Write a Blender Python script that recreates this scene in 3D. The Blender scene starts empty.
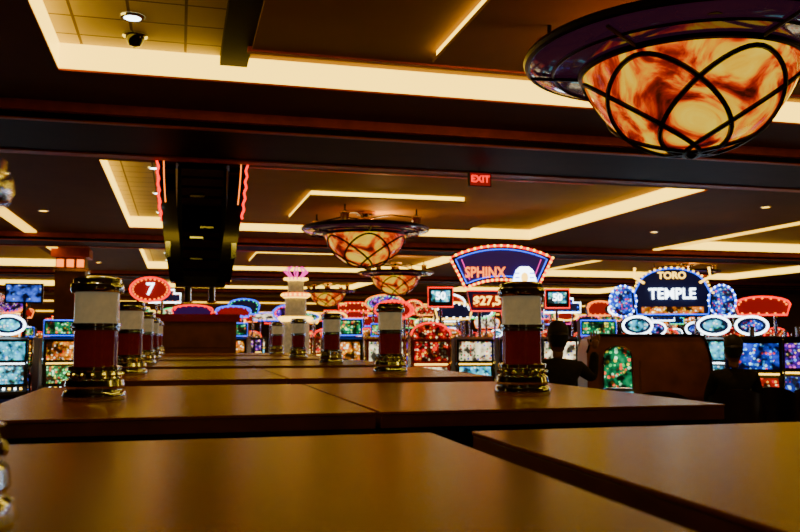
import bpy, bmesh, math, random
from mathutils import Vector, Matrix
random.seed(7)
C = bpy.context.scene.collection
CAMZ = 1.6
# ---------------------------------------------------------------- materials
def nt(name):
    m = bpy.data.materials.new(name); m.use_nodes = True
    t = m.node_tree
    return m, t, t.nodes['Principled BSDF'], t.nodes['Material Output']
def mat(name, col, rough=0.5, metal=0.0, var=0.15, scale=8.0, emit=None, es=0.0, coat=0.0, bump=0.0, spec=0.5):
    m, t, b, o = nt(name)
    n = t.nodes.new('ShaderNodeTexNoise'); n.inputs['Scale'].default_value = scale; n.inputs['Detail'].default_value = 4
    tc = t.nodes.new('ShaderNodeTexCoord'); t.links.new(tc.outputs['Object'], n.inputs['Vector'])
    r = t.nodes.new('ShaderNodeValToRGB')
    r.color_ramp.elements[0].position = 0.3; r.color_ramp.elements[1].position = 0.7
    r.color_ramp.elements[0].color = (*[c*(1-var) for c in col], 1)
    r.color_ramp.elements[1].color = (*[min(1, c*(1+var)) for c in col], 1)
    t.links.new(n.outputs['Fac'], r.inputs['Fac']); t.links.new(r.outputs['Color'], b.inputs['Base Color'])
    b.inputs['Roughness'].default_value = rough; b.inputs['Metallic'].default_value = metal
    b.inputs['Coat Weight'].default_value = coat; b.inputs['Specular IOR Level'].default_value = spec
    if emit: b.inputs['Emission Color'].default_value = (*emit, 1); b.inputs['Emission Strength'].default_value = es; m.cycles.emission_sampling = 'NONE'
    if bump:
        bp = t.nodes.new('ShaderNodeBump'); bp.inputs['Strength'].default_value = bump
        t.links.new(n.outputs['Fac'], bp.inputs['Height']); t.links.new(bp.outputs['Normal'], b.inputs['Normal'])
    return m
def glow(name, col, s, sample=False):
    m, t, b, o = nt(name)
    b.inputs['Base Color'].default_value = (*[c*0.3 for c in col], 1)
    b.inputs['Roughness'].default_value = 0.4
    b.inputs['Emission Color'].default_value = (*col, 1); b.inputs['Emission Strength'].default_value = s
    if not sample: m.cycles.emission_sampling = 'NONE'
    return m
def screen(name, cols, bg, sc, s, rnd=0.2, thr=0.36):
    """lit game glass: a grid of coloured symbols on a backlit ground"""
    m, t, b, o = nt(name)
    tc = t.nodes.new('ShaderNodeTexCoord'); oi = t.nodes.new('ShaderNodeObjectInfo')
    add = t.nodes.new('ShaderNodeVectorMath'); add.operation = 'ADD'
    mul = t.nodes.new('ShaderNodeMath'); mul.operation = 'MULTIPLY'; mul.inputs[1].default_value = 30
    t.links.new(oi.outputs['Random'], mul.inputs[0])
    t.links.new(tc.outputs['Object'], add.inputs[0]); t.links.new(mul.outputs[0], add.inputs[1])
    v = t.nodes.new('ShaderNodeTexVoronoi'); v.inputs['Scale'].default_value = sc; v.inputs['Randomness'].default_value = rnd
    t.links.new(add.outputs[0], v.inputs['Vector'])
    sep = t.nodes.new('ShaderNodeSeparateColor'); t.links.new(v.outputs['Color'], sep.inputs[0])
    r = t.nodes.new('ShaderNodeValToRGB'); r.color_ramp.interpolation = 'CONSTANT'
    k = len(cols)
    r.color_ramp.elements[0].color = (*cols[0], 1); r.color_ramp.elements[1].position = 1.0/k; r.color_ramp.elements[1].color = (*cols[1], 1)
    for i in range(2, k):
        e = r.color_ramp.elements.new(i/k); e.color = (*cols[i], 1)
    t.links.new(sep.outputs[0], r.inputs['Fac'])
    lt = t.nodes.new('ShaderNodeMath'); lt.operation = 'LESS_THAN'; lt.inputs[1].default_value = thr
    t.links.new(v.outputs['Distance'], lt.inputs[0])
    mx = t.nodes.new('ShaderNodeMix'); mx.data_type = 'RGBA'
    mx.inputs[6].default_value = (*bg, 1)
    t.links.new(lt.outputs[0], mx.inputs[0]); t.links.new(r.outputs['Color'], mx.inputs[7])
    n = t.nodes.new('ShaderNodeTexNoise'); n.inputs['Scale'].default_value = 9; n.inputs['Detail'].default_value = 3
    t.links.new(add.outputs[0], n.inputs['Vector'])
    mr = t.nodes.new('ShaderNodeMapRange'); mr.inputs[1].default_value = 0.40; mr.inputs[2].default_value = 0.70; mr.inputs[3].default_value = 0.05; mr.inputs[4].default_value = s*2.3
    t.links.new(n.outputs['Fac'], mr.inputs[0]); t.links.new(mr.outputs[0], b.inputs['Emission Strength'])
    b.inputs['Base Color'].default_value = (0.02, 0.02, 0.02, 1); b.inputs['Roughness'].default_value = 0.15
    t.links.new(mx.outputs[2], b.inputs['Emission Color'])
    m.cycles.emission_sampling = 'NONE'
    return m

M_soffit = mat('soffit_paint', (0.16, 0.056, 0.008), 0.7, var=0.1, scale=2, spec=0.06)
M_beam = mat('beam_dark_wood', (0.018, 0.006, 0.0015), 0.6, var=0.3, scale=3, spec=0.06)
M_panel = mat('ceiling_panel_paint', (0.42, 0.23, 0.03), 0.7, var=0.08, scale=2, spec=0.05)
M_trimw = mat('trim_wood', (0.55, 0.075, 0.010), 0.5, var=0.2, spec=0.2)
M_cove = glow('cove_diffuser', (1.0, 0.62, 0.04), 4.4, True)
M_led = glow('led_rope', (1.0, 0.55, 0.02), 3.2, True)
M_chrome = mat('chrome', (0.72, 0.82, 0.98), 0.10, 1.0, var=0.04)
M_gold = mat('brass', (0.7, 0.34, 0.07), 0.2, 1.0, var=0.1)
M_bronze = mat('dark_bronze', (0.018, 0.008, 0.005), 0.35, 0.7, var=0.3)
M_black = mat('black_laminate', (0.005, 0.003, 0.002), 0.4, var=0.3, spec=0.25)
M_gloss = mat('black_gloss', (0.005, 0.004, 0.005), 0.08, var=0.3, coat=0.4)
M_cream = mat('cream_glass_glow', (0.50, 0.45, 0.30), 0.18, var=0.3, scale=14, emit=(1.0, 0.80, 0.42), es=0.12, coat=0.4)  # slight emission makes the glass look lit, though it is no lamp
M_maroon = mat('maroon_glass', (0.12, 0.006, 0.003), 0.12, var=0.3, scale=20, coat=0.5, emit=(0.5, 0.01, 0.003), es=0.05)
M_wood2 = mat('cabinet_wood', (0.14, 0.032, 0.005), 0.4, var=0.3, scale=5)
M_wood2_lit = mat('cabinet_wood_lit', (0.26, 0.075, 0.014), 0.35, var=0.3, scale=5)  # cabinet wood in a brighter tone, so the slot cabinet looks lit
M_cloth = mat('dark_cloth', (0.012, 0.009, 0.010), 0.9, var=0.4, scale=40)
M_skin = mat('skin', (0.30, 0.14, 0.075), 0.5, var=0.08)
M_hair = mat('hair', (0.012, 0.008, 0.005), 0.6, var=0.4, scale=60)
M_vinyl = mat('vinyl', (0.02, 0.008, 0.006), 0.35, var=0.3)
M_wall = mat('wall_paint', (0.10, 0.03, 0.006), 0.7, var=0.25, scale=1.2)
def tile_mat():
    m, t, b, o = nt('ceiling_tile')
    tc = t.nodes.new('ShaderNodeTexCoord'); br = t.nodes.new('ShaderNodeTexBrick')
    br.offset = 0; br.squash = 1
    br.inputs['Scale'].default_value = 1; br.inputs['Brick Width'].default_value = 0.36; br.inputs['Row Height'].default_value = 0.36
    br.inputs['Mortar Size'].default_value = 0.010
    br.inputs['Color1'].default_value = (0.74, 0.58, 0.23, 1); br.inputs['Color2'].default_value = (0.66, 0.51, 0.20, 1); br.inputs['Mortar'].default_value = (0.18, 0.10, 0.03, 1)
    t.links.new(tc.outputs['Object'], br.inputs['Vector']); t.links.new(br.outputs['Color'], b.inputs['Base Color'])
    b.inputs['Roughness'].default_value = 0.8
    return m
M_tile = tile_mat()
def top_mat():
    m, t, b, o = nt('countertop_laminate')
    tc = t.nodes.new('ShaderNodeTexCoord')
    n1 = t.nodes.new('ShaderNodeTexNoise'); n1.inputs['Scale'].default_value = 260; n1.inputs['Detail'].default_value = 3
    n2 = t.nodes.new('ShaderNodeTexNoise'); n2.inputs['Scale'].default_value = 2.5; n2.inputs['Detail'].default_value = 5
    t.links.new(tc.outputs['Object'], n1.inputs['Vector']); t.links.new(tc.outputs['Object'], n2.inputs['Vector'])
    ma = t.nodes.new('ShaderNodeMath'); ma.operation = 'MULTIPLY_ADD'; ma.inputs[1].default_value = 0.5
    t.links.new(n1.outputs['Fac'], ma.inputs[0])
    m2 = t.nodes.new('ShaderNodeMath'); m2.operation = 'MULTIPLY'; m2.inputs[1].default_value = 0.5
    t.links.new(n2.outputs['Fac'], m2.inputs[0]); t.links.new(m2.outputs[0], ma.inputs[2])
    r = t.nodes.new('ShaderNodeValToRGB'); r.color_ramp.elements[0].position = 0.36; r.color_ramp.elements[1].position = 0.64
    r.color_ramp.elements[0].color = (0.14, 0.030, 0.003, 1); r.color_ramp.elements[1].color = (0.27, 0.064, 0.006, 1)
    t.links.new(ma.outputs[0], r.inputs['Fac']); t.links.new(r.outputs['Color'], b.inputs['Base Color'])
    b.inputs['Roughness'].default_value = 0.27; b.inputs['Specular IOR Level'].default_value = 0.30
    b.inputs['Specular Tint'].default_value = (1.0, 0.66, 0.42, 1)
    bp = t.nodes.new('ShaderNodeBump'); bp.inputs['Strength'].default_value = 0.05; t.links.new(n1.outputs['Fac'], bp.inputs['Height']); t.links.new(bp.outputs['Normal'], b.inputs['Normal'])
    return m
M_top = top_mat()
def amber_mat():
    m, t, b, o = nt('amber_art_glass')
    tc = t.nodes.new('ShaderNodeTexCoord'); n = t.nodes.new('ShaderNodeTexNoise')
    n.inputs['Scale'].default_value = 2.8; n.inputs['Detail'].default_value = 7; n.inputs['Distortion'].default_value = 1.7; n.inputs['Roughness'].default_value = 0.55
    t.links.new(tc.outputs['Object'], n.inputs['Vector'])
    r = t.nodes.new('ShaderNodeValToRGB'); e = r.color_ramp.elements
    e[0].position = 0.36; e[0].color = (0.03, 0.001, 0.0, 1); e[1].position = 0.68; e[1].color = (1.0, 0.66, 0.03, 1)
    for p, c in ((0.43, (0.32, 0.006, 0.0, 1)), (0.48, (0.80, 0.06, 0.0, 1)), (0.52, (0.95, 0.25, 0.0, 1)), (0.57, (0.95, 0.50, 0.002, 1))):
        x = e.new(p); x.color = c
    t.links.new(n.outputs['Fac'], r.inputs['Fac'])
    b.inputs['Base Color'].default_value = (0.2, 0.06, 0.002, 1); b.inputs['Roughness'].default_value = 0.15; b.inputs['Coat Weight'].default_value = 0.3
    t.links.new(r.outputs['Color'], b.inputs['Emission Color']); b.inputs['Emission Strength'].default_value = 1.05
    m.cycles.emission_sampling = 'NONE'
    return m
M_amber = amber_mat()
M_flange = mat('smoked_glass_sheen', (0.06, 0.018, 0.03), 0.10, var=0.8, scale=4, coat=0.7, emit=(0.07, 0.012, 0.045), es=0.22)  # weak emission paints the violet highlights on the rim glass
def carpet():
    m, t, b, o = nt('carpet')
    tc = t.nodes.new('ShaderNodeTexCoord'); v = t.nodes.new('ShaderNodeTexVoronoi'); v.inputs['Scale'].default_value = 2.2
    t.links.new(tc.outputs['Object'], v.inputs['Vector'])
    r = t.nodes.new('ShaderNodeValToRGB'); e = r.color_ramp.elements
    e[0].color = (0.12, 0.025, 0.008, 1); e[1].color = (0.04, 0.010, 0.01, 1); x = e.new(0.4); x.color = (0.2, 0.07, 0.01, 1)
    t.links.new(v.outputs['Distance'], r.inputs['Fac']); t.links.new(r.outputs['Color'], b.inputs['Base Color'])
    b.inputs['Roughness'].default_value = 0.95
    return m
M_carpet = carpet()
G_red = glow('neon_red', (1.0, 0.006, 0.002), 3.2)
G_pink = glow('neon_pink', (1.0, 0.03, 0.40), 2.2)
G_orange = glow('bulb_orange', (1.0, 0.18, 0.004), 3.5)
G_yellow = glow('bulb_yellow', (1.0, 0.56, 0.04), 5.0)
G_white = glow('bulb_white', (0.75, 0.92, 1.0), 8.0)
G_blue = glow('neon_blue', (0.005, 0.08, 1.0), 3.5)
G_purple = glow('glass_purple', (0.05, 0.004, 0.20), 0.3)
G_navy = glow('glass_navy', (0.003, 0.008, 0.09), 0.25)
G_green = glow('neon_green', (0.03, 1.0, 0.2), 2.2)
G_dkred = glow('glass_red', (0.50, 0.004, 0.002), 0.5)
S = [
 screen('screen_blue', [(0.02,0.1,0.9),(0.4,0.8,1),(0.9,0.06,0.03),(0.05,0.4,1)], (0.01,0.03,0.35), 26, 1.7, 0.8, 0.4),
 screen('screen_reels', [(0.9,0.03,0.01),(1,0.4,0.02),(0.02,0.25,0.05),(0.03,0.03,0.5)], (1.0,0.85,0.50), 20, 1.5, 0.4, 0.34),
 screen('screen_green', [(0.05,0.9,0.2),(1,0.8,0.05),(0.4,1,0.5),(1,0.1,0.03)], (0.005,0.15,0.05), 24, 1.7, 0.7, 0.42),
 screen('screen_red', [(1,0.03,0.005),(1,0.40,0.02),(1,0.8,0.4),(0.6,0,0.02)], (0.28,0.003,0.002), 24, 1.4, 0.7, 0.42),
 screen('screen_purple', [(0.5,0.04,1),(1,0.15,0.6),(0.15,0.3,1),(1,0.8,0.2)], (0.06,0.005,0.3), 24, 1.5, 0.7, 0.4),
 screen('screen_gold', [(1,0.55,0.03),(1,0.22,0.005),(1,0.9,0.7),(0.7,0.04,0.01)], (0.4,0.11,0.003), 26, 1.7, 0.8, 0.42),
 screen('screen_cyan', [(0.2,0.9,1),(0.9,1,1),(0.03,0.25,0.8),(0.05,0.8,0.4)], (0.04,0.35,0.5), 22, 1.8, 0.7, 0.4),
]
# ---------------------------------------------------------------- mesh builder
class MB:
    def __init__(s): s.bm = bmesh.new(); s.mats = []; s.M = Matrix.Identity(4)
    def mi(s, m):
        if m not in s.mats: s.mats.append(m)
        return s.mats.index(m)
    def v(s, p): return s.bm.verts.new(s.M @ Vector(p))
    def f(s, vs, m):
        try: f = s.bm.faces.new(vs); f.material_index = s.mi(m); f.smooth = True; return f
        except ValueError: return None
    def box(s, c, d, m, rx=0, ry=0, rz=0):
        R = Matrix.Translation(c) @ Matrix.Rotation(rz, 4, 'Z') @ Matrix.Rotation(ry, 4, 'Y') @ Matrix.Rotation(rx, 4, 'X')
        vs = [s.v(R @ Vector((x*d[0]/2, y*d[1]/2, z*d[2]/2))) for x in (-1, 1) for y in (-1, 1) for z in (-1, 1)]
        for q in ((0,1,3,2),(4,6,7,5),(0,4,5,1),(2,3,7,6),(0,2,6,4),(1,5,7,3)): s.f([vs[i] for i in q], m)
    def b2(s, a, b, m): s.box([(a[i]+b[i])/2 for i in range(3)], [abs(b[i]-a[i]) for i in range(3)], m)
    def quad(s, pts, m): s.f([s.v(p) for p in pts], m)
    def lathe(s, prof, c, ms, seg=32, cap=True):
        rings = []
        for r, z in prof:
            rings.append([s.v((c[0]+r*math.cos(2*math.pi*i/seg), c[1]+r*math.sin(2*math.pi*i/seg), c[2]+z)) for i in range(seg)] if r > 1e-5 else [s.v((c[0], c[1], c[2]+z))])
        for k in range(len(rings)-1):
            m = ms[k] if isinstance(ms, list) else ms
            A, B = rings[k], rings[k+1]
            for i in range(seg):
                j = (i+1) % seg
                if len(A) == 1 and len(B) == 1: continue
                if len(A) == 1: s.f([A[0], B[j], B[i]], m)
                elif len(B) == 1: s.f([A[i], A[j], B[0]], m)
                else: s.f([A[i], A[j], B[j], B[i]], m)
        if cap:
            if len(rings[0]) > 1: s.f(list(reversed(rings[0])), ms[0] if isinstance(ms, list) else ms)
            if len(rings[-1]) > 1: s.f(rings[-1], ms[-1] if isinstance(ms, list) else ms)
    def cyl(s, c, r, h, m, seg=16, axis='Z'):
        old = s.M
        R = Matrix.Identity(4)
        if axis == 'Y': R = Matrix.Rotation(math.pi/2, 4, 'X')
        if axis == 'X': R = Matrix.Rotation(math.pi/2, 4, 'Y')
        s.M = old @ Matrix.Translation(c) @ R
        s.lathe([(r, -h/2), (r, h/2)], (0, 0, 0), m, seg)
        s.M = old
    def prism(s, poly, lo, hi, m, front=None, axis='Y'):
        P = (lambda a, t, b: (a, t, b)) if axis == 'Y' else (lambda a, t, b: (t, a, b))
        A = [s.v(P(a, lo, b)) for a, b in poly]; B = [s.v(P(a, hi, b)) for a, b in poly]
        n = len(poly)
        s.f(A, front or m); s.f(list(reversed(B)), m)
        for i in range(n): s.f([A[i], B[i], B[(i+1) % n], A[(i+1) % n]], m)
    def tube(s, pts, r, m, seg=8, closed=False):
        pts = [Vector(p) for p in pts]; n = len(pts); rings = []
        for i, p in enumerate(pts):
            if closed: t = pts[(i+1) % n]-pts[i-1]
            else: t = pts[min(i+1, n-1)]-pts[max(i-1, 0)]
            t.normalize(); up = Vector((0, 0, 1)) if abs(t.z) < 0.9 else Vector((0, 1, 0))
            a = t.cross(up).normalized(); b = t.cross(a)
            rings.append([s.v(p+r*(a*math.cos(2*math.pi*k/seg)+b*math.sin(2*math.pi*k/seg))) for k in range(seg)])
        for i in range(n if closed else n-1):
            A, B = rings[i], rings[(i+1) % n]
            for k in range(seg): s.f([A[k], A[(k+1) % seg], B[(k+1) % seg], B[k]], m)
        if not closed: s.f(list(reversed(rings[0])), m); s.f(rings[-1], m)
    def ball(s, c, r, m, seg=8, sc=(1, 1, 1)):
        old = s.M
        s.M = old @ Matrix.Translation(c) @ Matrix.Diagonal((sc[0], sc[1], sc[2], 1))
        k = max(4, seg//2)
        s.lathe([(r*math.sin(math.pi*i/k) if 0 < i < k else 0, -r*math.cos(math.pi*i/k)) for i in range(k+1)], (0, 0, 0), m, seg, cap=False)
        s.M = old
    def mesh(s, name, bevel=0):
        bmesh.ops.recalc_face_normals(s.bm, faces=s.bm.faces[:])
        me = bpy.data.meshes.new(name); s.bm.to_mesh(me); s.bm.free()
        for m in s.mats: me.materials.append(m)
        me.set_sharp_from_angle(angle=math.radians(38))
        return me
    def obj(s, name, loc=(0, 0, 0), rz=0, parent=None, bevel=0):
        me = s.mesh(name); o = bpy.data.objects.new(name, me); C.objects.link(o)
        o.location = loc; o.rotation_euler = (0, 0, rz)
        if parent: o.parent = parent
        if bevel:
            b = o.modifiers.new('bevel', 'BEVEL'); b.width = bevel; b.segments = 2; b.limit_method = 'ANGLE'
        return o
def place(me, name, loc, rz=0, sc=(1, 1, 1)):
    o = bpy.data.objects.new(name, me); C.objects.link(o); o.location = loc; o.rotation_euler = (0, 0, rz); o.scale = sc; return o
def text(body, size, loc, m, parent, name='lettering', ext=0.01, sx=1.0):
    cu = bpy.data.curves.new(name, 'FONT'); cu.body = body; cu.size = size; cu.extrude = ext; cu.align_x = 'CENTER'; cu.align_y = 'CENTER'; cu.offset = size*0.02
    cu.materials.append(m)
    o = bpy.data.objects.new(name, cu); C.objects.link(o); o.parent = parent; o.location = loc; o.rotation_euler = (math.pi/2, 0, 0); o.scale = (sx, 1, 1)
    return o
def resample(pts, step, closed=False):
    pts = [Vector(p) for p in pts]; out = []
    segs = list(zip(pts, pts[1:]+pts[:1])) if closed else list(zip(pts[:-1], pts[1:]))
    for a, b in segs:
        L = (b-a).length; n = max(1, round(L/step))
        for i in range(n): out.append(a.lerp(b, i/n))
    return out
# ---------------------------------------------------------------- room shell
X0, X1, Y0, Y1 = -14.0, 26.0, -4.0, 40.0
ZS, ZC = 3.5, 3.7
b = MB(); b.b2((X0, Y0, -0.1), (X1, Y1, 0), M_carpet); b.obj('floor')
b = MB(); b.b2((X0, Y1, 0), (X1, Y1+0.1, 3.9), M_wall); b.obj('wall_back')
b = MB(); b.b2((X0, Y0-0.1, 0), (X1, Y0, 3.9), M_wall); b.obj('wall_front')
b = MB(); b.b2((X0-0.1, Y0, 0), (X0, Y1, 3.9), M_wall); b.obj('wall_left')
b = MB(); b.b2((X1, Y0, 0), (X1+0.1, Y1, 3.9), M_wall); b.obj('wall_right')
rows = [(0.5, 6.33), (9.49, 15.3), (18.5, 24.3), (27.5, 33.3)]
opens = [(-0.87, 6.57, a, c, 1) for a, c in rows]
opens += [(10.1, 17.5, a, c, 0) for a, c in [(0.5, 7.2), (9.49, 16.2), (18.5, 24.3), (27.5, 33.3)]]
opens += [(-10.3, -2.9, a, c, 0) for a, c in rows[2:]]
xs = sorted({X0, X1, *[o[0] for o in opens], *[o[1] for o in opens]}); ys = sorted({Y0, Y1, *[o[2] for o in opens], *[o[3] for o in opens]})
b = MB()
for i in range(len(xs)-1):
    for j in range(len(ys)-1):
        cx, cy = (xs[i]+xs[i+1])/2, (ys[j]+ys[j+1])/2
        if any(o[0] < cx < o[1] and o[2] < cy < o[3] for o in opens): continue
        b.quad([(xs[i], ys[j], ZS), (xs[i+1], ys[j], ZS), (xs[i+1], ys[j+1], ZS), (xs[i], ys[j+1], ZS)], M_soffit)
for (xa, xb, ya, yb, main) in opens:
    xt = xa+1.12 if main else xa
    if main: b.quad([(xa, ya, ZC), (xt, ya, ZC), (xt, yb, ZC), (xa, yb, ZC)], M_tile)
    b.quad([(xt, ya, ZC), (xb, ya, ZC), (xb, yb, ZC), (xt, yb, ZC)], M_panel)
    zl = ZS+0.015
    for (p, q) in (((xa, ya), (xb, ya)), ((xb, ya), (xb, yb)), ((xb, yb), (xa, yb)), ((xa, yb), (xa, ya))):
        b.quad([(*p, ZS), (*q, ZS), (*q, zl), (*p, zl)], M_trimw)
        b.quad([(*p, zl), (*q, zl), (*q, ZC), (*p, ZC)], M_cove)
b.b2((X0, Y0, 3.85), (X1, Y1, 3.9), M_soffit)
b.obj('ceiling')
for (ya, yb) in ((7.25, 8.65), (16.4, 17.5), (25.3, 26.5), (34.3, 35.5)):
    b = MB(); b.b2((X0, ya, 3.37), (X1, yb, ZS), M_beam); b.b2((X0, ya-0.07, 3.42), (X1, ya, ZS), M_trimw); b.b2((X0, yb, 3.42), (X1, yb+0.07, ZS), M_trimw)
    b.b2((X0, ya+0.0, 3.36), (X1, ya+0.06, 3.372), M_trimw); b.b2((X0, yb-0.16, 3.355), (X1, yb, 3.372), M_trimw)
    b.obj('ceiling_beam')
for (ya, yb), yc in zip(rows, (4.35, 12.6, 20.8, 29.4)):
    b = MB()
    b.b2((0.25, ya+0.02, 3.62), (0.45, yb-0.02, ZC), M_beam)
    b.b2((0.45, ya+0.47, 3.60), (5.15, yb-0.47, ZC), M_panel)
    b.b2((0.42, yb-0.50, 3.585), (5.18, yb-0.44, ZC-0.01), M_trimw)
    b.b2((0.42, ya+0.44, 3.585), (5.18, ya+0.50, ZC-0.01), M_trimw)
    b.b2((1.7, yc-1.2, 3.54), (3.9, yc+1.2, 3.60), M_cove)
    b.b2((1.68, yc-1.22, 3.52), (3.92, yc+1.22, 3.545), M_panel)
    b.obj('ceiling_panel')
n = 1
for (p, q) in (((-2.7, 8.9), (-2.5, 16.2)), ((-2.7, 17.7), (-2.5, 24.5)), ((9.8, 3.0), (9.92, 7.1)), ((9.8, 8.8), (9.92, 16.2)), ((9.8, 17.7), (9.92, 25.0)), ((8.2, 17.9), (9.7, 17.97))):
    b = MB(); b.b2((p[0], p[1], ZS-0.03), (q[0], q[1], ZS), M_led); b.obj('trim_%d' % n); n += 1
for z in (2.75, 3.2):
    b = MB(); b.b2((X0+0.2, Y1-0.06, z), (X1-0.2, Y1, z+0.06), M_led); b.obj('trim_%d' % n); n += 1  # glowing bands added to fill the dark back wall
dl = []
for (ya, yb) in rows:
    for yy in (yb-0.65, yb-2.6, yb-4.5):
        dl.append((-0.34, yy, ZC))
for x in (-2.0, 8.2):
    for y in (1.5, 4.5, 10.5, 13.5, 19.5, 22.5): dl.append((x, y, ZS))  # soffit downlights added to warm and brighten the hall
dl.append((4.6, 7.05, ZS))
for i, (x, y, z) in enumerate(dl):
    b = MB(); b.lathe([(0.0, -0.004), (0.055, -0.004), (0.055, -0.012), (0.075, -0.012), (0.08, 0)], (0, 0, 0), [G_white if z > 3.6 else G_yellow]*2+[M_chrome]*2, 24, cap=False)
    o = b.obj('real_and_added_downlight', (x, y, z-0.001))
    if y < 16:
        l = bpy.data.lights.new('downlight_fill_spot', 'SPOT'); l.energy = 12 if y < 3 else 30; l.color = (1, 0.58, 0.24); l.spot_size = math.radians(110); l.spot_blend = 0.8; l.shadow_soft_size = 0.05  # fill spots added under the nearer downlights to brighten the counters
        lo = bpy.data.objects.new('downlight_fill_spot', l); C.objects.link(lo); lo.parent = o; lo.location = (0, 0, -0.03)
b = MB(); b.lathe([(0, -0.09), (0.04, -0.08), (0.06, -0.05), (0.065, -0.02), (0.085, -0.015), (0.085, 0)], (0, 0, 0), [M_gloss, M_gloss, M_gloss, M_chrome, M_chrome], 24)
b.obj('security_camera_dome', (-0.34, 6.02, ZC))
b = MB(); b.box((0, 0, 0), (0.24, 0.05, 0.15), M_black); b.box((0, -0.026, 0), (0.22, 0.004, 0.13), G_dkred); b.cyl((0, 0, 0.10), 0.012, 0.06, M_chrome)
ex = b.obj('exit_sign', (2.99, 8.25, 3.24)); text('EXIT', 0.1, (0, -0.031, 0), G_red, ex, ext=0.002)
# ---------------------------------------------------------------- foreground counters and posts
TZ = 1.38
def counter(xa, xb, ya, yb):
    b = MB(); cx, cy = (xa+xb)/2, (ya+yb)/2; w, d = xb-xa, yb-ya
    b.box((0, 0, TZ-0.005), (w, d, 0.010), M_top)
    b.box((0, 0, TZ-0.03), (w-0.004, d-0.004, 0.04), M_wood2)
    b.box((0, 0, TZ-0.07), (w-0.03, d-0.03, 0.04), M_black)
    b.box((0, 0, (TZ-0.09)/2+0.04), (w-0.06, d-0.06, TZ-0.17), M_black)
    for sx in (-1, 1):
        b.box((sx*(w/2-0.06), 0, 0.7), (0.06, d-0.04, 1.1), M_gloss)
    b.box((0, 0, 0.04), (w-0.14, d-0.14, 0.08), M_black)
    b.obj('counter_cabinet', (cx, cy, 0), bevel=0.002)
def post_mesh():
    b = MB()
    c, r, m = M_chrome, M_maroon, M_cream
    prof = [(0.0, 0, c), (0.108, 0, c), (0.112, 0.012, c), (0.106, 0.03, c), (0.096, 0.036, c), (0.104, 0.05, c), (0.100, 0.07, c), (0.088, 0.078, c), (0.082, 0.10, c), (0.094, 0.106, c), (0.094, 0.118, c), (0.076, 0.122, r),
            (0.076, 0.245, c), (0.086, 0.248, c), (0.086, 0.256, c), (0.078, 0.259, c), (0.086, 0.262, c), (0.086, 0.272, c), (0.078, 0.275, m), (0.078, 0.380, c), (0.090, 0.383, c), (0.094, 0.395, c), (0.092, 0.412, c), (0.084, 0.418, c), (0.084, 0.432, c), (0.07, 0.440, c), (0.0, 0.442, c)]
    b.lathe([(p[0], p[1]) for p in prof], (0, 0, 0), [p[2] for p in prof[:-1]], 40, cap=False)
    for i in range(16):
        a = 2*math.pi*i/16
        b.ball((0.092*math.cos(a), 0.092*math.sin(a), 0.09), 0.009, M_chrome, 6)
    return b.mesh('decorative_post')
PM = post_mesh()
for k in range(-1, 5):
    ya = 2.5+2.17*k; yb = ya+1.6; sh = 0.10 if k == -1 else 0.012
    counter(-0.58, 0.575, ya, yb)
    counter(0.575+sh, 1.755+sh, ya, yb)
    place(PM, 'decorative_post', (-0.29, ya+0.76, TZ)); place(PM, 'decorative_post', (1.31, ya+0.64, TZ))
b = MB(); b.b2((-0.37, -0.4, 0), (0.95, 0.5, 1.85), M_wood2); b.b2((-0.42, -0.45, 1.85), (1.0, 0.55, 1.97), M_maroon); b.b2((-0.30, -0.41, 1.45), (0.88, -0.4, 1.8), M_wood2)
b.obj('wood_service_stand', (-0.08, 14.0, 0), bevel=0.01)
# ---------------------------------------------------------------- hanging neon sign
def hanging_sign():
    b = MB()
    H = 1.36
    for i in range(11):
        t = i/10; z = -0.12-t*(H-0.3); w = 0.60-0.12*t; y = -0.12*math.sin(math.pi*t)
        b.box((0, y-0.05, z), (w*0.72, 0.16, 0.085), M_gloss, rx=0.35)
        if i in (3, 6, 7, 9): b.box((0.05*(-1)**i, y-0.14, z+0.03), (w*0.25, 0.01, 0.018), M_chrome)
    b.box((0, 0.05, -0.66), (0.5, 0.12, 1.2), M_black)
    for sx in (-1, 1):
        poly = []
        for i in range(15):
            t = i/14; poly.append((sx*(0.44-0.14*t**1.6), -0.02-t*(H-0.1)))
        inner = [(x-sx*(0.17-0.03*j/14), z) for j, (x, z) in enumerate(poly)]
        b.prism(poly+inner[::-1], -0.16, 0.16, M_gloss)
        for yy in (-0.17, 0.17):
            b.tube([(p.x+sx*(0.010+0.010*math.sin(i*1.6)), yy, p.z) for i, p in enumerate(resample([(q[0], 0, q[1]) for q in poly[:8]], 0.03))], 0.013, G_red, 6)
            b.tube([(x-sx*0.05, yy, z) for x, z in poly[:6]], 0.006, G_orange, 6)
        b.box((sx*0.33, -0.165, -0.95), (0.05, 0.01, 0.16), M_chrome)
    b.box((0, 0, -1.27), (0.5, 0.26, 0.10), M_black); b.box((0, 0, -0.03), (0.92, 0.30, 0.05), M_black)
    for sx in (-0.2, 0.2): b.cyl((sx, 0, 0.02), 0.02, 0.06, M_chrome)
    for sx in (-0.12, 0.12):
        b.cyl((sx, 0, -1.39), 0.035, 0.16, M_chrome); b.cyl((sx, 0, -1.475), 0.05, 0.02, M_gold)
    return b.obj('hanging_neon_sign', (0.20, 9.07, 3.45))
hanging_sign()
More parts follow.
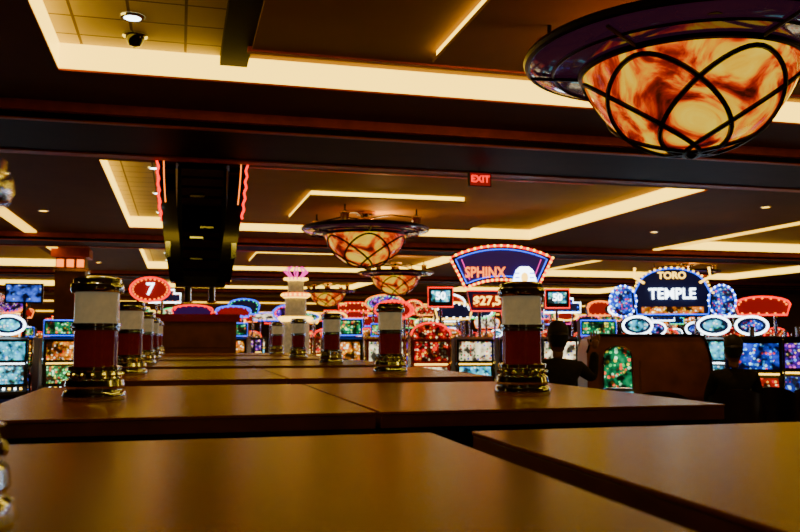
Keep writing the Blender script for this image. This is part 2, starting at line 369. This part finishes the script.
# ---------------------------------------------------------------- chandeliers
def chandelier_mesh():
    b = MB(); RB = 0.66; zb = -0.035
    def zr(r):
        return zb-0.52*(1-(r/RB)**2.3)**0.72 if r < RB else zb+(r-RB)/(1.0-RB)*(-zb)
    N = 16
    prof = [(RB*math.sin(math.pi/2*i/N), 0) for i in range(N+1)]
    prof = [(r, zr(min(r, RB-1e-6)) if i < N else zb) for i, (r, _) in enumerate(prof)]
    b.lathe(prof, (0, 0, 0), M_amber, 64, cap=False)
    b.lathe([(RB, zb), (0.82, -0.02), (0.94, -0.002), (1.0, 0.03), (1.0, 0.07), (0.96, 0.075), (0.78, 0.02), (0.64, -0.0)], (0, 0, 0), [M_flange]*7, 64, cap=False)
    def ring(r, z, t, m): b.tube([(r*math.cos(2*math.pi*i/64), r*math.sin(2*math.pi*i/64), z) for i in range(64)], t, m, 8, True)
    ring(RB+0.005, zb-0.005, 0.024, M_bronze); ring(1.0, 0.05, 0.030, M_bronze); ring(0.84, -0.022, 0.010, M_bronze)
    for k in range(6):
        a0 = 2*math.pi*k/6+0.2; cx, cy = 0.30*math.cos(a0), 0.30*math.sin(a0)
        pts = []
        for i in range(48):
            t = 2*math.pi*i/48; x, y = cx+0.35*math.cos(t), cy+0.35*math.sin(t); r = math.hypot(x, y)
            pts.append((x, y, zr(min(r, RB-1e-4))-0.008))
        b.tube(pts, 0.016, M_bronze, 6, True)
        b.tube([(r*math.cos(a0), r*math.sin(a0), zr(r)-0.012) for r in (RB, 0.75, 0.85, 0.985)], 0.012, M_bronze, 6)
    b.lathe([(0, -0.60), (0.02, -0.59), (0.035, -0.575), (0.05, -0.565), (0.05, -0.55)], (0, 0, 0), M_bronze, 16)
    for k in range(4):
        a = math.pi/4+k*math.pi/2; x, y = 0.86*math.cos(a), 0.86*math.sin(a)
        b.lathe([(0.05, -0.01), (0.085, 0.03), (0.085, 0.05), (0.07, 0.06), (0.07, 0.19), (0.085, 0.20), (0.085, 0.22), (0.03, 0.24), (0.014, 0.25), (0.014, 0.34)], (x, y, 0), [M_bronze, M_gold, M_bronze, M_maroon, M_bronze, M_gold, M_bronze, M_bronze, M_bronze], 20)
        b.tube([(x, y, 0.2), (x*0.5, y*0.5, 0.27), (0, 0, 0.22)], 0.012, M_bronze, 6)
    b.lathe([(0.03, -0.5), (0.03, 0.05), (0.12, 0.06), (0.12, 0.20), (0.14, 0.21), (0.14, 0.24), (0.05, 0.25), (0.05, 0.28), (0.16, 0.29), (0.16, 0.33)], (0, 0, 0), [M_bronze, M_bronze, M_maroon, M_gold, M_gold, M_bronze, M_bronze, M_gold, M_gold], 24)
    return b.mesh('bowl_chandelier')
CM = chandelier_mesh()
for i, (x, y, z, r) in enumerate([(2.91, 4.36, 3.22, 0.35), (2.72, 12.6, 3.20, 0.2), (5.3, 20.9, 3.2, 0), (5.0, 29.4, 3.2, 0), (13.6, 20.9, 3.38, 0), (13.6, 12.8, 3.38, 0), (13.6, 4.0, 3.38, 0), (-6.0, 21, 3.38, 0)]):
    o = place(CM, 'bowl_chandelier', (x, y, z), r, (0.95, 0.95, 0.95))
    l = bpy.data.lights.new('bowl_lamp', 'POINT'); l.energy = 30; l.color = (1, 0.55, 0.16); l.shadow_soft_size = 0.15
    lo = bpy.data.objects.new('bowl_lamp', l); C.objects.link(lo); lo.parent = o; lo.location = (0.3, 0, 0.1)
# ---------------------------------------------------------------- slot machines
def slot_mesh(name, s_low, s_up, s_belly, topper, trim, body):
    b = MB(); W = 0.30
    prof = [(-0.24, 0), (0.30, 0), (0.30, 1.58), (-0.12, 1.62), (-0.20, 1.58), (-0.20, 1.22), (-0.16, 1.19), (-0.24, 0.86), (-0.40, 0.79), (-0.42, 0.74), (-0.40, 0.68), (-0.26, 0.60)]
    b.prism(prof, -W, W, body, axis='X')
    for sx in (-1, 1):
        x = sx*(W-0.005)
        b.tube([(x, -0.25, 0.05), (x, -0.265, 0.60), (x, -0.41, 0.68), (x, -0.425, 0.74), (x, -0.41, 0.80), (x, -0.25, 0.87), (x, -0.175, 1.19), (x, -0.21, 1.23), (x, -0.21, 1.58), (x, -0.12, 1.63)], 0.014, trim, 6)
    def face(z0, y0, z1, y1, w, m):
        b.quad([(-w, y0, z0), (w, y0, z0), (w, y1, z1), (-w, y1, z1)], m)
    face(0.90, -0.238, 1.16, -0.175, 0.24, s_low)
    face(1.26, -0.206, 1.54, -0.206, 0.25, s_up)
    face(0.16, -0.249, 0.54, -0.262, 0.22, s_belly)
    b.box((0, -0.2, 1.205), (0.5, 0.03, 0.02), G_white if topper == 'oval' else G_yellow)
    for i in range(6): b.cyl((-0.2+0.08*i, -0.335, 0.83), 0.018, 0.03, G_yellow if i % 2 else G_white, 8)
    b.box((0.18, -0.43, 0.71), (0.09, 0.02, 0.03), M_chrome)
    if topper == 'oval':
        poly = [(0.27*math.cos(2*math.pi*i/32), 1.80+0.165*math.sin(2*math.pi*i/32)) for i in range(32)]
        b.prism(poly, -0.10, 0.02, M_black, front=G_navy)
        b.tube([(x*0.9, -0.11, 1.8+(z-1.8)*0.88) for x, z in poly], 0.020, G_white, 6, True)
        p2 = [(x*0.62, 1.8+(z-1.8)*0.55) for x, z in poly]; b.prism(p2, -0.12, -0.10, M_black, front=s_up)
        b.box((0, -0.03, 1.63), (0.12, 0.08, 0.05), M_chrome)
    elif topper == 'arch':
        poly = [(-0.30, 1.60)]+[(0.30*-math.cos(math.pi*i/16), 1.64+0.19*math.sin(math.pi*i/16)) for i in range(17)]+[(0.30, 1.60)]
        b.prism(poly, -0.16, 0.1, M_black, front=s_up)
        b.tube([(x, -0.17, z) for x, z in poly[1:-1]], 0.014, G_red, 6)
    elif topper == 'box':
        b.box((0, -0.02, 1.76), (0.58, 0.2, 0.24), M_black); face(1.67, -0.123, 1.85, -0.123, 0.26, s_low); b.box((0, -0.02, 1.62), (0.4, 0.14, 0.06), M_chrome)
        b.tube([(-0.29, -0.125, 1.64), (0.29, -0.125, 1.64), (0.29, -0.125, 1.88), (-0.29, -0.125, 1.88)], 0.010, G_blue, 6, True)
    b.cyl((0.0, 0.12, 1.66), 0.03, 0.14, G_orange if topper == 'box' else M_chrome, 10)
    return b.mesh(name)
BRED = mat('cabinet_red', (0.22, 0.01, 0.01), 0.25, var=0.2, coat=0.4)
SM = [
 slot_mesh('slot_machine', S[1], S[0], S[6], 'oval', M_chrome, M_black),
 slot_mesh('slot_machine', S[1], S[3], S[3], 'arch', M_gold, BRED),
 slot_mesh('slot_machine', S[2], S[5], S[0], 'box', M_chrome, M_black),
 slot_mesh('slot_machine', S[6], S[1], S[6], 'none', M_chrome, M_black),
 slot_mesh('slot_machine', S[0], S[4], S[4], 'none', M_chrome, M_black),
 slot_mesh('slot_machine', S[1], S[5], S[3], 'arch', M_gold, M_wood2),
 slot_mesh('slot_machine', S[3], S[0], S[0], 'none', M_chrome, M_black),
 slot_mesh('slot_machine', S[6], S[6], S[0], 'oval', M_chrome, M_black),
 slot_mesh('slot_machine', S[5], S[1], S[3], 'none', M_gold, BRED),
]
def slot(k, x, y, rz=0.0): place(SM[k], 'slot_machine', (x, y, 0), rz)
for k, x in zip((2, 8, 1, 3, 6, 3, 2, 7), (2.35, 3.0, 3.7, 4.4, 5.1, 5.8, 6.5, 7.2)): slot(k, x, 12.5, -0.15)
for k, x in zip((7, 0, 3, 2, 7, 5), (8.3, 9.0, 9.7, 10.4, 11.1, 11.8)): slot(k, x, 12.0, -0.45)
for k, x, y in ((6, 6.25, 8.3), (4, 6.95, 8.4), (0, 7.7, 8.5), (3, 5.86, 6.3), (2, 6.6, 6.2)): slot(k, x, y, -0.6)
for k, x, y in ((0, -4.3, 14.2), (3, -3.5, 14.3), (7, -2.6, 14.4), (2, -1.8, 14.5), (3, -3.3, 9.9), (7, -4.2, 9.6)): slot(k, x, y, 0.25)
WT = [0, 1, 1, 2, 3, 4, 5, 5, 6, 8, 8, 3, 7]
for row, y in enumerate((16.6, 20.0, 24.5, 29.0, 34.0)):
    for i in range(28):
        x = -9+i*1.0+(row % 2)*0.4
        if -3.4 < x < -1.6 and 18 < y < 21: continue
        if y < 17 and (x < -4 or 1.4 < x < 2.8): continue
        slot(random.choice(WT), x, y, random.uniform(-0.25, 0.05))
b = MB()
poly = [(-0.62, 0), (0.62, 0), (0.62, 1.25)]+[(0.62-0.12*(1-math.cos(t)), 1.25+0.38*math.sin(t)) for t in (0.4, 0.8, 1.2, 1.5)]+[(-0.5, 1.63), (-0.58, 1.58), (-0.62, 1.45)]
b.prism(poly, -0.3, 0.3, M_wood2_lit)
b.tube([(x, -0.31, z) for x, z in poly[2:]], 0.014, M_bronze, 6)
arch = [(-0.46, 1.10), (-0.18, 1.10), (-0.18, 1.42)]+[(-0.32+0.14*math.cos(t), 1.42+0.10*math.sin(t)) for t in (0.5, 1.0, 1.57, 2.1, 2.6)]+[(-0.46, 1.42)]
b.prism(arch, -0.325, -0.3, M_black, front=S[2]); b.tube([(x, -0.33, z) for x, z in arch], 0.008, M_chrome, 6, True)
b.box((-0.32, -0.32, 0.96), (0.30, 0.04, 0.20), S[6]); b.box((-0.32, -0.38, 0.76), (0.4, 0.16, 0.05), M_black)
for i in range(3): b.box((0.22, -0.305, 0.35+0.42*i), (0.62, 0.02, 0.36), M_wood2_lit)
b.obj('wood_slot_cabinet', (4.68, 8.0, 0), -0.3)
def stool_mesh():
    b = MB()
    b.lathe([(0, 0), (0.24, 0), (0.24, 0.02), (0.05, 0.05), (0.035, 0.08), (0.035, 0.58), (0.08, 0.6)], (0, 0, 0), M_chrome, 24)
    b.lathe([(0, 0.6), (0.2, 0.6), (0.235, 0.63), (0.235, 0.68), (0.2, 0.71), (0, 0.72)], (0, 0, 0), M_vinyl, 28)
    b.tube([(0.16*math.cos(t), 0.16*math.sin(t), 0.3) for t in [2*math.pi*i/20 for i in range(20)]], 0.012, M_chrome, 6, True)
    b.tube([(0.0, -0.16, 0.3), (0, 0.16, 0.3)], 0.01, M_chrome, 6)
    P = []
    for i in range(13):
        a = math.radians(-150+10*i)
        P.append((0.25*math.cos(a), 0.25*math.sin(a)))
    for sx in (3, 9): b.tube([(P[sx][0]*0.85, P[sx][1]*0.85, 0.62), (P[sx][0]*1.05, P[sx][1]*1.05, 0.8)], 0.014, M_chrome, 6)
    hs = [1.06+0.08*math.sin(math.pi*i/12) for i in range(13)]
    A = [[b.v((x*s, y*s-0.02*(z-0.75), z if z < 1 else hs[i])) for i, (x, y) in enumerate(P)] for s, z in ((1.0, 0.76), (1.02, 1.12), (1.16, 1.12), (1.14, 0.76))]
    for k in range(4):
        for i in range(12): b.f([A[k][i], A[k][i+1], A[(k+1) % 4][i+1], A[(k+1) % 4][i]], M_vinyl)
    b.f([A[k][0] for k in range(4)], M_vinyl); b.f([A[k][12] for k in range(4)], M_vinyl)
    return b.mesh('casino_stool')
STM = stool_mesh()
for x, y in ((5.02, 6.95), (5.05, 5.4), (4.2, 6.9), (5.55, 7.2), (6.4, 7.5), (6.0, 5.3), (3.9, 11.4), (5.0, 11.4), (7.7, 11.0), (8.5, 10.8)):
    place(STM, 'casino_stool', (x, y, 0), -0.5)
# ---------------------------------------------------------------- bank signs
def legs(b, xs_, z, yy=0.0):
    for x in xs_: b.cyl((x, yy, z/2), 0.03, z, M_chrome, 10)
b = MB()
def fan(r0, r1, a, cz=-1.55, n=16):
    return [(r1*math.sin(-a+2*a*i/n), cz+r1*math.cos(-a+2*a*i/n)) for i in range(n+1)]+[(r0*math.sin(a-2*a*i/n), cz+r0*math.cos(a-2*a*i/n)) for i in range(n+1)]
f0 = fan(1.30, 1.86, 0.47)
zc = 2.80
sh = lambda P: [(x, z+zc) for x, z in P]
b.prism(sh(f0), -0.12, 0.12, M_black, front=M_black)
b.prism(sh(fan(1.36, 1.80, 0.43)), -0.14, -0.11, M_black, front=G_purple)
b.tube([(x, -0.13, z) for x, z in sh(f0)], 0.022, G_red, 6, True)
for p in resample([(x, -0.16, z) for x, z in sh(f0)], 0.085, True): b.ball(p, 0.022, G_yellow, 6)
b.tube([(x, -0.15, z) for x, z in sh(fan(1.36, 1.80, 0.43))], 0.010, G_blue, 6, True)
for i in (0, 8):
    a = -0.38+0.76*i/8; b.tube([(1.40*math.sin(a), -0.15, 1.40*math.cos(a)-1.55+zc), (1.76*math.sin(a), -0.15, 1.76*math.cos(a)-1.55+zc)], 0.006, G_pink, 6)
b.prism([(-0.50, 2.03), (0.50, 2.03), (0.56, 2.38), (-0.56, 2.38)], -0.12, 0.12, M_black, front=G_navy)
b.box((-0.24, -0.13, 2.2), (0.46, 0.02, 0.22), G_dkred); b.box((0.27, -0.13, 2.2), (0.42, 0.02, 0.22), S[0])
b.tube([(-0.50, -0.13, 2.04), (0.50, -0.13, 2.04), (0.56, -0.13, 2.37), (-0.56, -0.13, 2.37)], 0.012, G_red, 6, True)
b.prism([(0.14, 2.38), (0.60, 2.38), (0.56, 2.55), (0.51, 2.70), (0.44, 2.76), (0.30, 2.76), (0.23, 2.70), (0.18, 2.55)], -0.20, -0.14, G_blue, front=G_white)
b.ball((0.37, -0.21, 2.58), 0.075, G_yellow, 12, (0.8, 0.5, 1.15))
for k in range(4):
    for sx in (-1, 1): b.box((0.37+sx*0.12, -0.205, 2.44+0.07*k), (0.07, 0.01, 0.02), G_blue)
legs(b, (-0.35, 0.35), 2.05, 0.0)
sg = b.obj('fan_shaped_slot_sign', (5.12, 13.15, 0), -0.25)
text('SPHINX', 0.24, (-0.27, -0.18, 2.66), G_orange, sg, sx=0.80); text('$27,5', 0.2, (-0.24, -0.15, 2.2), G_yellow, sg)
for x in (4.08, 6.12):
    b = MB(); b.box((0, 0, 2.25), (0.42, 0.14, 0.34), M_black); b.box((0, -0.072, 2.27), (0.30, 0.01, 0.18), S[6]); b.tube([(-0.2, -0.08, 2.1), (0.2, -0.08, 2.1), (0.2, -0.08, 2.41), (-0.2, -0.08, 2.41)], 0.014, G_red, 6, True)
    b.cyl((0, 0, 1.04), 0.025, 2.08, M_chrome, 10); t = b.obj('jackpot_display', (x, 13.15, 0), -0.25); text('50', 0.16, (0, -0.08, 2.27), G_white, t)
b = MB()
N = 20
arc = [(-0.62, 1.95), (0.62, 1.95), (0.66, 2.35)]+[(0.60*math.cos(math.pi*i/N), 2.42+0.36*math.sin(math.pi*i/N)) for i in range(1, N)]+[(-0.66, 2.35)]
b.prism(arc, -0.12, 0.12, M_black, front=G_navy)
for p in resample([(x, -0.14, z) for x, z in arc[2:]], 0.07): b.ball(p, 0.02, G_yellow, 6)
b.tube([(x*0.93, -0.13, 2.02+(z-1.98)*0.93) for x, z in arc], 0.012, G_blue, 6, True)
for sx in (-1, 1):
    oct_ = [(sx*0.80+0.22*math.cos(2*math.pi*i/18), 2.22+0.26*math.sin(2*math.pi*i/18)) for i in range(18)]
    b.prism(oct_, -0.10, 0.08, M_black, front=S[0])
    b.tube([(x, -0.11, z) for x, z in oct_], 0.016, G_blue, 6, True)
    for i in range(18): b.ball((oct_[i][0], -0.12, oct_[i][1]), 0.016, G_white, 6)
    b.tube([(sx*0.45, -0.14, 2.52), (sx*0.62, -0.14, 2.62), (sx*0.60, -0.14, 2.78)], 0.022, G_yellow, 6)
b.box((0, -0.13, 2.06), (1.0, 0.02, 0.12), S[5])
legs(b, (-0.4, 0.4), 1.96, 0.0)
sg = b.obj('arched_bull_slot_sign', (8.03, 12.75, 0), -0.4)
text('TORO', 0.16, (0, -0.15, 2.64), G_yellow, sg); text('TEMPLE', 0.25, (0, -0.15, 2.33), G_white, sg, sx=0.9)
def bank_sign(x, y, w, h, z, g1, g2, face, rz=0, kind=0):
    b = MB()
    if kind == 0: poly = [(-w/2, z), (w/2, z), (w/2*1.15, z+h*0.6)]+[(w/2*1.15*math.cos(t), z+h*0.6+h*0.4*math.sin(t)) for t in (0.4, 0.8, 1.2, 1.57, 1.94, 2.34, 2.74)]+[(-w/2*1.15, z+h*0.6)]
    elif kind == 1: poly = [(-w/2, z), (w/2, z), (w/2, z+h*0.7), (w*0.3, z+h*0.7), (w*0.3, z+h), (-w*0.3, z+h), (-w*0.3, z+h*0.7), (-w/2, z+h*0.7)]
    else: poly = [(w/2*math.cos(2*math.pi*i/24), z+h/2+h/2*math.sin(2*math.pi*i/24)) for i in range(24)]
    b.prism(poly, -0.1, 0.1, M_black, front=face)
    b.tube([(p[0], -0.12, p[1]) for p in poly], 0.020, g1, 6, True)
    for p in resample([(p[0]*0.86, -0.12, z+h/2+(p[1]-z-h/2)*0.84) for p in poly], 0.14, True): b.ball(p, 0.020, g2, 6)
    legs(b, (-w*0.3, w*0.3), z+0.05)
    return b.obj('neon_bank_sign', (x, y, 0), rz)
t = bank_sign(-0.6, 18.4, 0.8, 0.5, 2.35, G_red, G_orange, G_dkred, 0, 2); text('7', 0.34, (0, -0.14, 2.6), G_white, t)
bank_sign(3.9, 15.6, 0.75, 0.35, 1.95, G_red, G_red, G_dkred, 0, 2)
bank_sign(9.9, 12.9, 0.8, 0.32, 2.0, G_red, G_orange, G_dkred, -0.4, 0)
G = [G_red, G_red, G_orange, G_blue, G_yellow, G_orange, G_pink, G_green, G_white]
DK = [G_navy, G_dkred, G_purple, G_navy, G_dkred]
for (x, y, z) in [(-6.5, 17.3, 1.95), (-4.4, 15.2, 2.0), (0.3, 20.7, 2.1), (2.6, 20.8, 2.0), (5.6, 17.2, 2.0), (7.4, 20.8, 2.1), (9.6, 17.3, 2.1), (10.9, 20.8, 2.2), (12.6, 17.3, 2.1), (14.5, 20.8, 2.2), (16.5, 17.3, 2.1), (11.4, 13.0, 2.0),
                  (-2, 25.2, 2.2), (1.5, 25.2, 2.1), (4.5, 25.2, 2.1), (7.5, 25.2, 2.3), (10.5, 25.2, 2.2), (14, 25.2, 2.3), (18, 25.2, 2.3), (3, 29.7, 2.2), (6, 29.7, 2.3), (9.5, 29.7, 2.2), (13, 29.7, 2.3), (0, 34.8, 2.2), (5, 34.8, 2.2), (11, 34.8, 2.2), (16, 34.8, 2.2)]:
    bank_sign(x, y, random.uniform(0.6, 1.0), random.uniform(0.25, 0.42), z, random.choice(G), random.choice(G), random.choice(S[:6]+DK), random.uniform(-0.4, 0), random.randrange(3))
for yy, xa, n_ in ((22.3, -7.5, 12), (27.0, -6.8, 14), (31.8, -7.0, 16), (36.5, -6.3, 18)):
    for i in range(n_):
        bank_sign(xa+i*1.8+random.uniform(-0.3, 0.3), yy+random.uniform(-0.3, 0.3), random.uniform(0.6, 1.1), random.uniform(0.25, 0.5), random.uniform(2.0, 2.5), random.choice(G), random.choice(G), random.choice(S+DK+DK), random.uniform(-0.4, 0), random.randrange(3))
b = MB()
b.lathe([(0.26, 0), (0.26, 1.9), (0.30, 1.92), (0.30, 2.0), (0.20, 2.02), (0.20, 2.34), (0.25, 2.36), (0.25, 2.44), (0.15, 2.46), (0.15, 2.66), (0.20, 2.68), (0.20, 2.72), (0, 2.76)], (0, 0, 0), [M_cream, G_yellow, G_yellow, M_gold, M_cream, G_yellow, G_orange, M_gold, M_cream, G_yellow, G_pink, M_gold], 24)
for z, r in ((1.96, 0.31), (2.4, 0.26), (2.7, 0.21)):
    for i in range(18): b.ball((r*math.cos(i*math.pi/9), r*math.sin(i*math.pi/9), z), 0.025, G_yellow, 6)
for i in range(8):
    a = i*math.pi/4; b.tube([(0.10*math.cos(a), 0.10*math.sin(a), 2.72), (0.22*math.cos(a), 0.22*math.sin(a), 2.84), (0.13*math.cos(a), 0.13*math.sin(a), 2.92)], 0.018, G_pink, 6)
b.obj('tiered_tower_sign', (2.1, 15.9, 0))
b = MB()
b.b2((-0.36, -0.36, 0), (0.36, 0.36, 0.3), M_trimw); b.b2((-0.30, -0.30, 0.3), (0.30, 0.30, 3.0), M_wood2); b.b2((-0.35, -0.35, 3.0), (0.35, 0.35, 3.06), M_gold)
for sx in (-1, 0, 1): b.b2((sx*0.2-0.07, -0.31, 3.09), (sx*0.2+0.07, 0.31, 3.25), G_orange)
b.b2((-0.29, -0.29, 3.06), (0.29, 0.29, 3.3), M_wood2); b.b2((-0.38, -0.38, 3.3), (0.38, 0.38, 3.495), M_trimw)
for z in (1.0, 1.9): b.b2((-0.32, -0.32, z), (0.32, 0.32, z+0.06), M_gold)
b.obj('lit_column', (-2.25, 19.3, 0))
b = MB(); b.box((0, 0, 2.35), (0.6, 0.08, 0.34), M_black); b.box((0, -0.042, 2.35), (0.54, 0.01, 0.28), screen('tv_screen', [(0.05,0.15,0.7),(0.1,0.3,0.9),(0.5,0.7,1)], (0.03,0.08,0.5), 12, 1.4)); b.cyl((0, 0.06, 1.2), 0.03, 2.35, M_black); b.box((0, 0.06, 0.02), (0.4, 0.4, 0.04), M_black)
b.obj('television_monitor', (-2.55, 15.5, 0))
# ---------------------------------------------------------------- people
def person(loc, rz, pose='stand', cloth=M_cloth):
    root = bpy.data.objects.new('person', None); C.objects.link(root); root.location = loc; root.rotation_euler = (0, 0, rz)
    def skin(name, verts, edges, m, rootv=0, sub=2):
        me = bpy.data.meshes.new(name); bm = bmesh.new(); L = bm.verts.layers.skin.verify()
        vs = []
        for i, (p, r) in enumerate(verts):
            v = bm.verts.new((-p[0], p[1], p[2])); v[L].radius = (r, r) if not isinstance(r, tuple) else r; v[L].use_root = (i == rootv); vs.append(v)
        for a, c in edges: bm.edges.new((vs[a], vs[c]))
        bm.to_mesh(me); bm.free(); me.materials.append(m)
        o = bpy.data.objects.new(name, me); C.objects.link(o); o.parent = root
        o.modifiers.new('skin', 'SKIN').use_smooth_shade = True
        s = o.modifiers.new('sub', 'SUBSURF'); s.levels = sub; s.render_levels = sub
        return o
    dz = 0.0
    V = [((0, 0, 0.93), 0.145), ((0, 0, 1.08), 0.125), ((0, 0.01, 1.25), 0.145), ((0, 0.01, 1.36), 0.12), ((0, 0, 1.43), 0.06)]
    if pose == 'stand':
        V += [((-0.17, 0, 1.36), 0.062), ((-0.24, 0.02, 1.10), 0.047), ((-0.22, -0.10, 0.88), 0.036),
         ((0.17, 0, 1.36), 0.062), ((0.30, -0.08, 1.26), 0.050), ((0.33, -0.12, 1.49), 0.038),
         ((-0.09, 0, 0.86), 0.09), ((-0.10, -0.01, 0.50), 0.062), ((-0.10, 0.03, 0.09), 0.042), ((-0.10, -0.13, 0.04), 0.036),
         ((0.09, 0, 0.86), 0.09), ((0.10, -0.01, 0.50), 0.062), ((0.10, 0.03, 0.09), 0.042), ((0.10, -0.13, 0.04), 0.036)]
        hands = [((0.332, -0.123, 1.505), (0.08, -0.05, 1), -1), ((-0.22, -0.11, 0.87), (0.02, -0.35, -0.9), 1)]
    else:
        dz = -0.11
        V = [((x, y, z+dz), r) for (x, y, z), r in V]
        V += [((-0.17, 0, 1.25), 0.062), ((-0.23, -0.10, 1.02), 0.047), ((-0.17, -0.33, 0.98), 0.036),
         ((0.17, 0, 1.25), 0.062), ((0.23, -0.10, 1.02), 0.047), ((0.17, -0.33, 1.0), 0.036),
         ((-0.10, -0.10, 0.80), 0.088), ((-0.12, -0.44, 0.78), 0.062), ((-0.11, -0.36, 0.34), 0.042), ((-0.11, -0.48, 0.30), 0.036),
         ((0.10, -0.10, 0.80), 0.088), ((0.12, -0.44, 0.78), 0.062), ((0.11, -0.36, 0.34), 0.042), ((0.11, -0.48, 0.30), 0.036)]
        hands = [((-0.165, -0.34, 0.98), (0.1, -1, -0.1), 1), ((0.165, -0.34, 1.0), (-0.1, -1, -0.1), -1)]
    E = [(0, 1), (1, 2), (2, 3), (3, 4), (3, 5), (5, 6), (6, 7), (3, 8), (8, 9), (9, 10), (0, 11), (11, 12), (12, 13), (13, 14), (0, 15), (15, 16), (16, 17), (17, 18)]
    skin('body', V, E, cloth)
    skin('neck', [((0, 0, 1.42+dz), 0.05), ((0, -0.01, 1.52+dz), 0.048)], [(0, 1)], M_skin)
    def hand(w, d, side, name):
        w = Vector(w); d = Vector(d).normalized()
        up = Vector((0, 1, 0)) if abs(d.y) < 0.8 else Vector((0, 0, 1))
        a = up.cross(d).normalized()*side; cv = Vector((0, -1, 0)) if abs(d.y) < 0.8 else Vector((0, 0, -1))
        skin(name+'_palm', [(w, 0.026), (w+d*0.05, 0.034), (w+d*0.085, 0.036)], [(0, 1), (1, 2)], M_skin)
        for i, L in enumerate((0.065, 0.078, 0.074, 0.058)):
            p = w+d*0.075+a*(0.027-0.018*i); q = p+d*L*0.6+a*0.004*(1.5-i)+cv*0.008; r = q+d*L*0.5+cv*0.02
            skin(name+'_finger_%d' % (i+1), [(p, 0.010), (q, 0.009), (r, 0.007)], [(0, 1), (1, 2)], M_skin)
        p = w+d*0.025+a*0.02
        skin(name+'_thumb', [(p, 0.013), (p+a*0.035+d*0.03, 0.011), (p+a*0.045+d*0.062, 0.009)], [(0, 1), (1, 2)], M_skin)
    hand(*hands[0], 'right_hand'); hand(*hands[1], 'left_hand')
    b = MB()
    prof = [(0, -0.125), (0.035, -0.12), (0.055, -0.095), (0.068, -0.05), (0.076, 0.0), (0.078, 0.04), (0.07, 0.08), (0.045, 0.11), (0, 0.122)]
    b.M = Matrix.Translation((0, -0.012, 1.60)) @ Matrix.Diagonal((1, 1.22, 1, 1)); b.lathe(prof, (0, 0, 0), M_skin, 24, cap=False); b.M = Matrix.Identity(4)
    b.ball((0, -0.115, 1.585), 0.016, M_skin, 8, (0.8, 1.1, 1.5)); b.ball((0, -0.088, 1.535), 0.022, BRED, 8, (1.1, 0.5, 0.35))
    for sx in (-1, 1):
        b.ball((sx*0.03, -0.092, 1.605), 0.012, M_cream, 8, (1, 0.6, 0.7)); b.ball((sx*0.03, -0.099, 1.605), 0.006, M_hair, 6)
        b.ball((sx*0.078, 0.0, 1.59), 0.022, M_skin, 8, (0.4, 0.8, 1.3)); b.box((sx*0.03, -0.098, 1.628), (0.035, 0.01, 0.006), M_hair)
    b.obj('head', (0, 0, dz), parent=root)
    b = MB(); b.M = Matrix.Translation((0, 0.012, 1.625)) @ Matrix.Diagonal((1, 1.2, 1, 1))
    b.lathe([(0.080, -0.02), (0.088, 0.02), (0.084, 0.06), (0.06, 0.10), (0.03, 0.118), (0, 0.122)], (0, 0, 0), M_hair, 24, cap=False)
    b.lathe([(0.0, -0.10), (0.055, -0.095), (0.075, -0.05), (0.082, 0.0), (0.06, 0.03)], (0, 0.022, 0), M_hair, 24, cap=False)
    b.obj('hair', (0, 0, dz), parent=root)
person((3.03, 6.5, 0), math.radians(165))
person((5.02, 6.95, 0), math.pi-0.5, 'sit', M_cloth)
person((5.0, 11.4, 0), math.pi-0.3, 'sit', mat('brown_shirt', (0.05, 0.018, 0.01), 0.9))
person((8.5, 10.8, 0), math.pi-0.5, 'sit', M_cloth)
# ---------------------------------------------------------------- world + camera
w = bpy.data.worlds.new('world'); bpy.context.scene.world = w; w.use_nodes = True
w.node_tree.nodes['Background'].inputs[0].default_value = (0.05, 0.025, 0.012, 1); w.node_tree.nodes['Background'].inputs[1].default_value = 0.3
cam = bpy.data.cameras.new('camera'); co = bpy.data.objects.new('camera', cam); C.objects.link(co)
cam.sensor_width = 36; cam.lens = 38.25; cam.clip_start = 0.02
cam.dof.use_dof = True; cam.dof.focus_distance = 3.8; cam.dof.aperture_fstop = 5.6
co.location = (0, 0, CAMZ); co.rotation_euler = (math.radians(94.84), 0, math.radians(-14.52))
bpy.context.scene.camera = co
